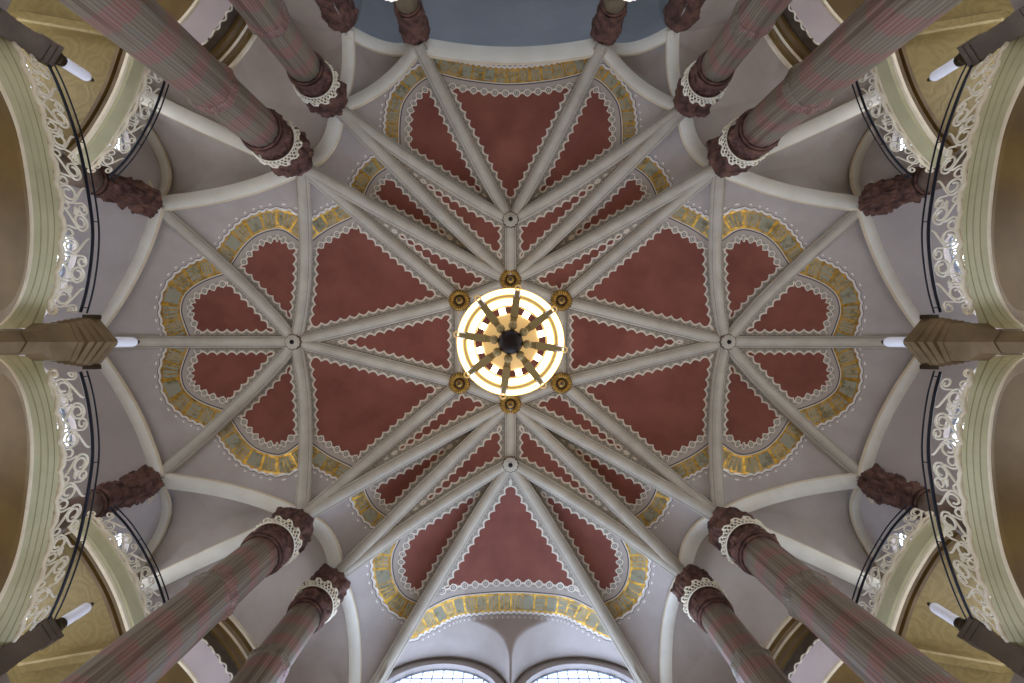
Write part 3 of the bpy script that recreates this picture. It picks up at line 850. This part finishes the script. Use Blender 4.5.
for p, l in zip(hexn, ['directly above', 'upper right of', 'lower right of', 'directly below', 'lower left of', 'upper left of']):
    rosette(p, 'small round gilded rosette %s the chandelier' % l)

# ------------------------------------------------------------------ chandelier
HC = 12.0; u = HC / F
GLOW, _, _ = newmat('glowing_opal_ring', srgb(255, 244, 214), .3, 0, srgb(255, 232, 178), 6.0)
GLOW2, _, _ = newmat('glowing_inner_ring', srgb(255, 244, 214), .3, 0, srgb(255, 234, 186), 5.0)
SHADE, nt, b = newmat('pierced_alabaster_plate', srgb(222, 190, 134), .5, 0, srgb(232, 190, 122), .55)
BRASS_GLOW, _, _ = newmat('pale_brass_with_glow', srgb(226, 192, 128), .4, .2, srgb(236, 190, 116), .25)  # slight emission added to brighten downward-facing rims that no lamp reaches
OLIVEB, _, _ = newmat('olive_brass_arm', srgb(164, 142, 94), .4, .1)
BULB, _, _ = newmat('bulb_glow', (1, 1, 1, 1), .3, 0, srgb(255, 246, 225), 8.0)
HUBM, _, _ = newmat('dark_brown_hub', srgb(34, 21, 17), .5, .1)
ch = thing('chandelier', (0, 0, HC), 'large round glowing crown chandelier at the centre of the vault', 'chandelier')
def ringband(name, r0, r1, z, th, mat):
    mb = MB(); n = 96; prof = [(r0 * u, z + th), (r0 * u, z), ((r0 + r1) / 2 * u, z - th * .6), (r1 * u, z), (r1 * u, z + th)]
    mb.lathe(prof, n, (0, 0, 0), None, False); return mb.build(name, mat, ch)
ringband('outer_glass_ring', 48.3, 53.2, HC, .12, GLOW)
ringband('outer_rim', 53, 54.2, HC - .02, .18, BRASS_GLOW)
ringband('middle_rim', 43.2, 48.3, HC - .03, .14, BRASS_GLOW)
ringband('inner_glass_ring', 36.8, 43.2, HC, .1, GLOW2)
ringband('inner_rim', 35.4, 36.8, HC - .02, .14, BRASS_GLOW)
mb = MB(); mb.lathe([(.5 * u, HC - .12), (13 * u, HC - .12), (26 * u, HC - .06), (28.5 * u, HC), (28.5 * u, HC + .05)], 96, (0, 0, 0)); mb.build('alabaster_plate', SHADE, ch)
mb = MB(); mb.lathe([(.01, HC - .52), (6 * u, HC - .5), (10.5 * u, HC - .42), (12.3 * u, HC - .3), (12 * u, HC - .12)], 48, (0, 0, 0)); mb.build('hub', HUBM, ch)
mb = MB(); mb.tube([(0, 0, HC - .1), (0, 0, HR + .1)], .05, 10); mb.build('suspension_rod', BRONZE, ch)
for k in range(8):
    a = math.radians(-82 + 45 * k); d = Vector((math.cos(a), math.sin(a), 0)); n_ = Vector((-d.y, d.x, 0)); z = Vector((0, 0, 1))
    arm = MB()
    pr = []
    for rr, ww, zz in ((15, 3.0, -.24), (24, 3.2, -.22), (25, 3.9, -.26), (44, 3.6, -.2), (51, 3.0, -.16)):
        c0 = d * rr * u + z * (HC + zz)
        pr.append([c0 + n_ * ww * u, c0 - n_ * ww * u, c0 - n_ * ww * u + z * .16, c0 + n_ * ww * u + z * .16])
    vs = sum(pr, []); fs = [(0, 1, 2, 3), (19, 18, 17, 16)]
    for i in range(4):
        for j in range(4): fs.append((4 * i + j, 4 * i + (j + 1) % 4, 4 * i + 4 + (j + 1) % 4, 4 * i + 4 + j))
    arm.add(vs, fs); o = arm.build('arm', OLIVEB, ch, False)
    mb = MB(); mb.ball(d * 16.3 * u + z * (HC - .27), 4.4 * u, 10); mb.build('socket', OLIVEB, o)
    cc = d * 53.8 * u + z * (HC - .14)
    mb = MB(); mb.tube([cc + (d * math.cos(q) + n_ * math.sin(q)) * 2.7 * u for q in [2 * PI * i / 16 for i in range(16)]], .022, 6, True)
    mb.build('ring_loop', BRASS_GLOW, o)
    mb = MB(); mb.tube([d * 45 * u + n_ * 2.6 * u + z * (HC - .22), d * 52 * u + n_ * 2.3 * u + z * (HC - .2)], .015, 5); mb.tube([d * 45 * u - n_ * 2.6 * u + z * (HC - .22), d * 52 * u - n_ * 2.3 * u + z * (HC - .2)], .015, 5)
    mb.build('clamp', LAMPGLASS, o)
    a2 = a + math.radians(-23); d2 = Vector((math.cos(a2), math.sin(a2), 0))
    mb = MB(); mb.box(d2 * 31.5 * u + z * (HC + .05), (5.6 * u, 6.4 * u, .14), a2); mb.build('bulb', BULB, ch, False)

# ------------------------------------------------------------------ galleries
def offs(pts, d):
    """offset a plan curve toward the nave (the zenith axis) by d"""
    out = []; N = len(pts)
    for i, p in enumerate(pts):
        t = pts[min(i + 1, N - 1)] - pts[max(i - 1, 0)]; t.z = 0; t.normalize()
        n = Vector((-t.y, t.x, 0))
        if n.dot(Vector((p.x, p.y, 0))) > 0: n = -n
        out.append(p + n * d)
    return out
def normals(pts):
    return [(b_ - a).normalized() for a, b_ in zip(pts, offs(pts, 1.0))]
def band(curve, prof, mats):
    """prof (offset toward nave, absolute height) swept along the curve"""
    mb = MB(); N = normals(curve); K = len(prof); vs = []
    for p, n in zip(curve, N):
        for a, z in prof: vs.append(Vector((p.x, p.y, z)) + n * a)
    base = 0; mb.v = vs
    for k in range(K - 1):
        for i in range(len(curve) - 1):
            mb.f.append((i * K + k, i * K + k + 1, (i + 1) * K + k + 1, (i + 1) * K + k)); mb.m.append(mats[k])
    return mb
def spiral(cx, cy, r, turns, a0, sgn, n=26, r0=.18):
    return [(cx + r * (r0 + (1 - r0) * i / n) * math.cos(a0 + sgn * turns * 2 * PI * i / n), cy + r * (r0 + (1 - r0) * i / n) * math.sin(a0 + sgn * turns * 2 * PI * i / n)) for i in range(n + 1)]
def scrollwork(curve, h1, h2, bulge, seed, rad=.0235):
    rnd = random.Random(seed)
    c = resample(curve, .04); N = normals(c); n = len(c) - 1; L = n * ((c[1] - c[0]).length); H = h2 - h1
    def mp(s, v):
        t = min(max(s / L, 0), 1) * n; k = min(int(t), n - 1); f = t - k
        p = c[k].lerp(c[k + 1], f); q = N[k].lerp(N[k + 1], f)
        vv = min(max(v, -.02), H)
        return Vector((p.x, p.y, h1 + vv)) + q * (bulge * math.sin(PI * min(max(vv / H, 0), 1)))
    mb = MB()
    def draw(pl, r=rad): mb.tube([mp(x, y) for x, y in pl], r, 5)
    s = .1; k = 0; up = True
    sm = lambda t: t * t * (3 - 2 * t)
    while s < L - .25:
        W = rnd.uniform(.52, .6); f = (lambda v: v) if up else (lambda v: H - v)
        R0 = H * rnd.uniform(.29, .33); x = s + W * .45
        # large open volute standing on the foot, curling in near the top
        pl = [(s + (x + R0 - s) * sm(i / 12) , f(H * (.0 + .66 * i / 12))) for i in range(13)]
        pl += [(x + R0 * (1 - .62 * i / 34) * math.cos(1.55 * 2 * PI * i / 34), f(H * .66 + R0 * (1 - .62 * i / 34) * math.sin(1.55 * 2 * PI * i / 34))) for i in range(1, 35)]
        draw(pl)
        # smaller counter curl
        r1 = H * rnd.uniform(.19, .23); x1 = s + W * .95
        pl = [(x + R0 * .9 + (x1 - r1 - x - R0 * .9) * sm(i / 8), f(H * (.5 - .27 * i / 8))) for i in range(9)]
        pl += [(x1 - r1 * (1 - .65 * i / 24) * math.cos(1.3 * 2 * PI * i / 24), f(H * .23 - r1 * (1 - .65 * i / 24) * math.sin(1.3 * 2 * PI * i / 24))) for i in range(1, 25)]
        draw(pl, rad * .9)
        if k % 2 == 1:
            r3 = H * .11; x3 = s + W * .98; y3 = f(H * .82)
            draw([(x3 + r3 * math.cos(q), y3 + r3 * math.sin(q)) for q in [2 * PI * i / 14 for i in range(15)]], rad * .85)
        if k % 3 == 0:
            for q in range(5):
                a = q * .6 - 1.2 + PI / 2 * (1 if up else -1)
                lx, ly = s + W * .1, f(H * .45)
                mb.tube([mp(lx, ly), mp(lx + .06 * math.cos(a), ly + .06 * math.sin(a)), mp(lx + .13 * math.cos(a), ly + .13 * math.sin(a))], [.012, .032, .006], 5)
        s += W; up = not up; k += 1
    return mb
def railing(name_label, curve, h1, h2, bulge, seed, group, ext=.12):
    mid = curve[len(curve) // 2]
    t = thing('railing', (mid.x, mid.y, h1), name_label, 'railing', group)
    scrollwork(curve, h1 + .05, h2, bulge, seed).build('scrollwork', LATT, t)
    up = [Vector((p.x, p.y, h2 + .03)) for p in offs(curve, .04)]
    mb = MB(); mb.tube(up, .032, 8); mb.build('handrail', RAILM, t)
    up2 = [Vector((p.x, p.y, h2 + ext)) for p in offs(curve, .10)]
    mb = MB(); mb.tube(up2, .018, 8); mb.build('top_rail', RAILM, t)
    # wavy cream foot moulding with end curls
    c = resample(curve, .05); N = normals(c); pts = []; rr = []
    for i, (p, n) in enumerate(zip(c, N)):
        s = i * .05
        wv = .012 * abs(math.sin(s * PI / .62))
        pts.append(Vector((p.x, p.y, h1 + .02 + .06 * abs(math.sin(s * PI / .62)) + .012 * math.sin(s * 2 * PI / .2))) + n * (.02 + wv)); rr.append(.044 + .012 * abs(math.sin(s * PI / .62 + .8)))
    mb = MB(); mb.tube(pts, rr, 8)
    for e, nx in ((pts[0], pts[3]), (pts[-1], pts[-4])):
        d = (e - nx).normalized(); q = Vector((0, 0, 1))
        mb.tube([e + (d * math.sin(a) + q * (1 - math.cos(a))) * (.1 * (1 - a / 12)) for a in [i * .35 for i in range(22)]], .03, 6)
    mb.build('foot_moulding', CREAM, t)
    for f in (.01, .34, .66, .99):
        mb = MB(); i = int(f * (len(curve) - 1)); a = Vector((curve[i].x, curve[i].y, h1)) ; n = normals(curve)[i]
        mb.tube([a + n * .04 + Vector((0, 0, h2 - h1 + .03)), a + n * .1 + Vector((0, 0, h2 - h1 + ext))], .012, 6)
        mb.build('rail_stud', RAILM, t)
    return t
HA0, HA1, HA2 = 8.6, 9.1, 9.78
HB0, HB1, HB2 = 12.0, 12.4, 13.0
A0_px = PX([(-34, 42), (-16, 66), (1, 92), (17, 133), (26.5, 186), (30, 232), (26, 274), (15, 305), (-2, 325), (-24, 333)])
A_px = PX([(-18, -5), (7, 37), (25, 76), (43, 130), (54, 186), (58, 229), (52.5, 280), (40, 326)])
B_px = PX([(154, 8), (153, 34), (148, 60), (133, 103), (110, 143), (88, 168)])
for mx in (1, -1):
    for my in (1, -1):
        w = side_words(mx, my)
        cA = resample(catmull([P(x * mx, y * my, HA1) for x, y in A_px], 8), .12)
        mid = cA[len(cA) // 2]
        g = thing('gallery', (mid.x, mid.y, HA0), 'lower side gallery with sage green moulded front, %s, beside the pier' % w, 'gallery', 'lower side galleries')
        Z0, Z1 = HA0, HA1
        e0 = catmull([P(x * mx, y * my, Z0) for x, y in A0_px], 10)
        nA = len(cA) - 1; e0 = resample_t(resample(e0, .05), nA)
        N1 = normals(cA)
        # fascia rows: (fraction from soffit edge to foot, relief toward the nave, material of the strip that follows)
        rows = [(0, .0, 1), (.03, .02, 1), (.11, .02, 2), (.14, .0, 0), (.36, .01, 2), (.39, -.01, 0), (.41, .01, 0), (.60, .015, 2), (.63, .0, 0), (.65, .015, 0), (.82, .02, 2), (.86, .02, 0), (1.0, .03, 0)]
        vs = []; fs = []; fm = []
        for fr, rl, m_ in rows:
            for p0, p1, n in zip(e0, cA, N1): vs.append(p0.lerp(p1, fr) + n * rl)
        for p1, n in zip(cA, N1): vs.append(Vector((p1.x, p1.y, Z1 + .02)) - n * .3)
        for p1, n in zip(cA, N1): vs.append(Vector((p1.x, p1.y, Z1 + .02)) - n * 2.5)
        Kn = nA + 1
        for r_ in range(len(rows) + 1):
            for i in range(nA):
                fs.append((r_ * Kn + i, r_ * Kn + i + 1, (r_ + 1) * Kn + i + 1, (r_ + 1) * Kn + i)); fm.append(rows[r_][2] if r_ < len(rows) - 1 else (0 if r_ == len(rows) - 1 else 3))
        mk('fascia', vs, fs, None, g, False, [GREEN, CREAM, GREEN_D, FLOORM], fm)
        N0 = normals(e0)
        prof = [(0, .0), (-.03, .1), (-.1, .12), (-.12, .2), (-.24, .22), (-.26, .3), (-.42, .33), (-.44, .38), (-2.5, .4)]
        vs = [p + n * a + Vector((0, 0, z)) for a, z in prof for p, n in zip(e0, N0)]
        mk('underside', vs, [(j * Kn + i, j * Kn + i + 1, (j + 1) * Kn + i + 1, (j + 1) * Kn + i) for j in range(len(prof) - 1) for i in range(nA)], STUCCO_D, g, False)
        railing('cream scrollwork railing with black handrails along the %s lower gallery' % w, cA[int(len(cA) * .16):int(len(cA) * .965)], HA1, HA2, .03, 11 + mx + 3 * my, 'lower gallery railings')
        # upper curved gallery
        cB = resample(catmull([P(x * mx, y * my, HB1) for x, y in B_px], 8), .12)
        mid = cB[len(cB) // 2]
        g = thing('gallery', (mid.x, mid.y, HB0), 'curved upper corner gallery with gold stucco underside, %s, behind the big column' % w, 'gallery', 'upper corner galleries')
        Z0, Z1 = HB0, HB1
        prof = [(-.62, Z0 + .2), (-.6, Z0 + .05), (-.5, Z0 + .05), (-.47, Z0 + .12), (-.38, Z0 + .1), (-.36, Z0 + .02), (-.22, Z0 + .02), (-.2, Z0 - .04), (-.1, Z0 - .05), (-.08, Z0), (0, Z0 + .02), (.02, Z0 + .3), (.05, Z0 + .32), (.03, Z1), (-.3, Z1 + .02), (-1.2, Z1 + .02)]
        mats = [1, 2, 1, 2, 1, 2, 1, 3, 3, 0, 0, 0, 3, 0, 0]
        band(cB, prof, mats).build('fascia', GREEN, g, False, [GREEN, STUCCO_D, PIERM, CREAM])
        bk = [P(-352 * mx, -150 * my, HS), P(-366 * mx, -205 * my, HS), P(-385 * mx, -250 * my, HS), P(-345 * mx, -300 * my, HS), P(-300 * mx, -345 * my, HS)]
        bk = resample_t(catmull(bk, 8), len(cB) - 1)[::-1]
        inn = offs(cB, -.6); vs = []; Kc = len(cB)
        for j in range(9):
            for i in range(Kc):
                q = inn[i].lerp(bk[i], j / 8); q.z = Z0 + .2; vs.append(q)
        mb = MB(); mb.add(vs, [(j * Kc + i, j * Kc + i + 1, (j + 1) * Kc + i + 1, (j + 1) * Kc + i) for j in range(8) for i in range(Kc - 1)])
        mb.build('underside', STUCCO, g)
        mb = MB(); a = P(-(CX - 20) * mx, -(CY - 16) * my, Z0); b_ = P(-(CX - 125) * mx, -(CY - 34) * my, Z0)
        mb.sweep([a.lerp(b_, i / 6) for i in range(7)], [(-.15, .2), (-.15, -.03), (-.1, -.07), (.1, -.07), (.15, -.03), (.15, .2)])
        mb.build('beam', STUCCO, g, False)
        railing('cream scrollwork railing on the curved %s upper gallery' % w, cB[int(len(cB) * .26):], HB1, HB2, .03, 31 + mx + 3 * my, 'upper gallery railings')
        # small gallery between the two marbled columns
        a, b_ = P(-(CX - 187) * mx, -(CY - 58) * my, HB0), P(-(CX - 239) * mx, (-CY - 10) * my, HB0)
        cD = []
        dirn = (b_ - a); nn = Vector((-dirn.y, dirn.x, 0)).normalized()
        if nn.dot(Vector((a.x, a.y, 0))) > 0: nn = -nn
        for i in range(41):
            t = i / 40; cD.append(a.lerp(b_, t) + nn * (.12 * math.sin(PI * t) - .0))
        mid = cD[20]
        g = thing('gallery', (mid.x, mid.y, HB0), 'small upper balcony with lilac underside between the two %s marbled columns' % w, 'gallery', 'small balconies between columns')
        prof = [(-.95, Z0 + .12), (-.9, Z0 + .0), (-.8, Z0 - .02), (-.78, Z0 + .02), (.0, Z0 + .02)]
        band(cD, prof, [1, 1, 1, 0]).build('lilac_panel', PINK, g, False, [PINK, CREAM])
        band(cD, [(-2.6, Z0 + .14), (-.95, Z0 + .12)], [0]).build('underside', STUCCO_D, g)
        mb = band(cD, [(0, Z0 + .02), (.04, Z0 + .06), (.05, Z0 + .24), (.1, Z0 + .26)], [0, 0, 0]); mb.build('dark_frieze', DARK, g, False)
        c2 = resample(cD, .05); N2 = normals(c2); mb = MB()
        mb.tube([Vector((p.x, p.y, Z0 + .03 + .02 * math.sin(i * .9))) + n * (.02 + .025 * math.sin(i * 1.1)) for i, (p, n) in enumerate(zip(c2, N2))], .022, 5)
        mb.build('frieze_scroll', LATT, g)
        mb = band(cD, [(.1, Z0 + .24), (.2, Z0 + .24), (.22, Z0 + .36), (.3, Z0 + .38), (.31, Z0 + .46), (.4, Z0 + .48), (.43, Z0 + .58), (.49, Z0 + .6), (.47, Z0 + .7), (-.5, Z0 + .7)], [1, 0, 1, 2, 0, 1, 2, 2, 2])
        mb.build('cornice', PIERM, g, False, [PIERM, STUCCO_D, CREAM])

# ------------------------------------------------------------------ piers and their lamps
def lamp(loc, axis_r, ht, label):
    t = thing('tube_lamp', loc, label, 'lamp', 'white tube lamps on the gallery piers')
    x, y, z = loc
    mb = MB(); mb.lathe([(axis_r * 1.25, z), (axis_r * 1.3, z + .05), (axis_r * 1.05, z + .12), (axis_r * 1.08, z + .16)], 24, (x, y, 0)); mb.build('socket', BRONZE, t)
    mb = MB(); r = axis_r
    mb.lathe([(r, z + .14)] + [(r, z + .14 + (ht - .24) * i / 4) for i in range(1, 5)] + [(r * .86, z + ht - .06), (r * .5, z + ht - .01), (.01, z + ht)], 28, (x, y, 0)); mb.build('glass_tube', LAMPGLASS, t)
    mb = MB(); mb.ball((x, y, z + ht + .05), .05, 8); mb.build('finial', BRONZE, t)
for mx in (1, -1):
    w = 'left' if mx == 1 else 'right'
    X0 = -9.32
    t = thing('pier', (X0 * mx, 0, FLOOR), 'tan gallery pier with pointed stepped cap at the middle of the %s edge' % w, 'pier', 'middle gallery piers')
    def poly(wd, nose, z, back=.4): return [Vector((mx * (X0 + sx), sy, z)) for sx, sy in ((-back, -wd), (0, -wd), (nose, 0), (0, wd), (-back, wd))]
    def stack(levels, name, mat):
        mb = MB(); vs = []
        for l in levels: vs += poly(*l)
        f = [tuple(range(5))[::-1], tuple((len(levels) - 1) * 5 + k for k in range(5))]
        for j in range(len(levels) - 1):
            for k in range(5): f.append((5 * j + k, 5 * j + (k + 1) % 5, 5 * j + 5 + (k + 1) % 5, 5 * j + 5 + k))
        mb.add(vs, f); return mb.build(name, mat, t, False)
    stack([(.2, .12, FLOOR), (.2, .12, 8.35)], 'shaft', PIERM)
    stack([(.25, .16, 8.35), (.25, .16, 8.42), (.22, .14, 8.44), (.22, .14, 8.75), (.38, .16, 8.95), (.4, .18, 9.3)], 'upper_shaft', PIERM)
    stack([(.42, .2, 9.3), (.42, .2, 9.42), (.46, .29, 9.43), (.46, .29, 9.56), (.49, .35, 9.57), (.49, .35, 9.7), (.52, .41, 9.71), (.52, .41, 9.84), (.55, .44, 9.86), (.55, .44, 9.96), (.5, .38, 10.0)], 'stepped_cap', PIERM)
    for sy in (-1, 1):
        mb = MB(); mb.box((mx * (X0 - .06), sy * .56, 9.86), (.28, .1, .16)); mb.build('dark_bracket', BRONZE, t, False)
    lamp((mx * (X0 + .12), 0, 10.0), .12, .8, 'white tube lamp on the tan pier at the middle of the %s edge' % w)
    for my in (1, -1):
        w2 = side_words(mx, my)
        p = P(-463 * mx, -290 * my, 9.85); a = math.atan2(p.y, p.x)
        t = thing('pier', (p.x, p.y, FLOOR), 'brown square gallery pier in the %s corner' % w2, 'pier', 'corner gallery piers')
        a2 = a
        mb = MB(); mb.box((p.x, p.y, (FLOOR + 8.7) / 2), (.40, .45, 8.7 - FLOOR), a2); mb.build('shaft', PIERB, t, False)
        mb = MB(); mb.box((p.x, p.y, 8.76), (.45, .5, .12), a2); mb.box((p.x, p.y, 8.88), (.42, .47, .12), a2); mb.build('collar', PIERB, t, False)
        mb = MB(); mb.box((p.x, p.y, 9.3), (.39, .44, .76), a2); mb.box((p.x, p.y, 9.72), (.45, .5, .1), a2); mb.box((p.x, p.y, 9.82), (.5, .56, .1), a2); mb.build('cap', PIERB, t, False)
        q = p * 1.0; d = Vector((-p.x, -p.y, 0)).normalized()
        lamp((p.x + d.x * .16, p.y + d.y * .16, 9.87), .125, .82, 'white tube lamp on the brown pier in the %s corner' % w2)
# scalloped white lamps at the top edge
for mx in (1, -1):
    p = P(-121 * mx, -357, 13.7)
    t = thing('column_lamp', p, 'white scalloped column lamp cut by the top edge, %s of the chancel' % ('left' if mx == 1 else 'right'), 'lamp', 'scalloped chancel lamps')
    mb = MB(); mb.lathe([(.05, .45), (.2, .4), (.36, .2), (.44, 0.0), (.40, -.02), (.3, .1), (.1, .16), (.02, .17)], 64, p, lambda r, z, a, j: r * (1 + (.06 * math.cos(a * 12) if 2 <= j <= 5 else 0)))
    SH, _, _ = newmat('white_lamp_shade', srgb(245, 240, 235), .4, 0, srgb(255, 244, 235), .7)
    mb.build('shade', SH, t)
    q = P(-95 * mx, -311, HS); q.z = p.z + .55
    mb = MB(); mb.tube([p + Vector((0, 0, .4)), p + Vector((0, 0, .52)), p.lerp(q, .5) + Vector((0, 0, .3)), q + (p - q).normalized() * .36], .03, 8); mb.build('arm', BRONZE, t)

# ------------------------------------------------------------------ camera, world, light
cam = bpy.data.cameras.new('camera'); cam.sensor_width = 36; cam.lens = 36 * F / 1024
cam.shift_x = (512 - CX) / 1024 ; cam.shift_y = -(341.5 - CY) / 1024
co = bpy.data.objects.new('camera', cam); COL.objects.link(co)
co.rotation_euler = (PI, 0, 0)          # straight up, picture top toward -Y
co.location = (0, 0, 0); cam.clip_end = 200; cam.clip_start = .05
S.camera = co
W = bpy.data.worlds.new('World'); S.world = W; W.use_nodes = True
W.node_tree.nodes['Background'].inputs[0].default_value = (.6, .7, .9, 1); W.node_tree.nodes['Background'].inputs[1].default_value = .3
def area(name, loc, target, size, e, col):
    l = bpy.data.lights.new(name, 'AREA'); l.shape = 'RECTANGLE'; l.size = size[0]; l.size_y = size[1]; l.energy = e; l.color = col
    o = bpy.data.objects.new(name, l); COL.objects.link(o); o.location = loc
    o.rotation_euler = (Vector(target) - Vector(loc)).to_track_quat('-Z', 'Y').to_euler()
S.view_settings.view_transform = 'Standard'; S.view_settings.look = 'None'
S.view_settings.exposure = 0.0; S.view_settings.gamma = 1.0
S.view_settings.use_curve_mapping = False
S.cycles.use_denoising = True
S.cycles.max_bounces = 8; S.cycles.diffuse_bounces = 5
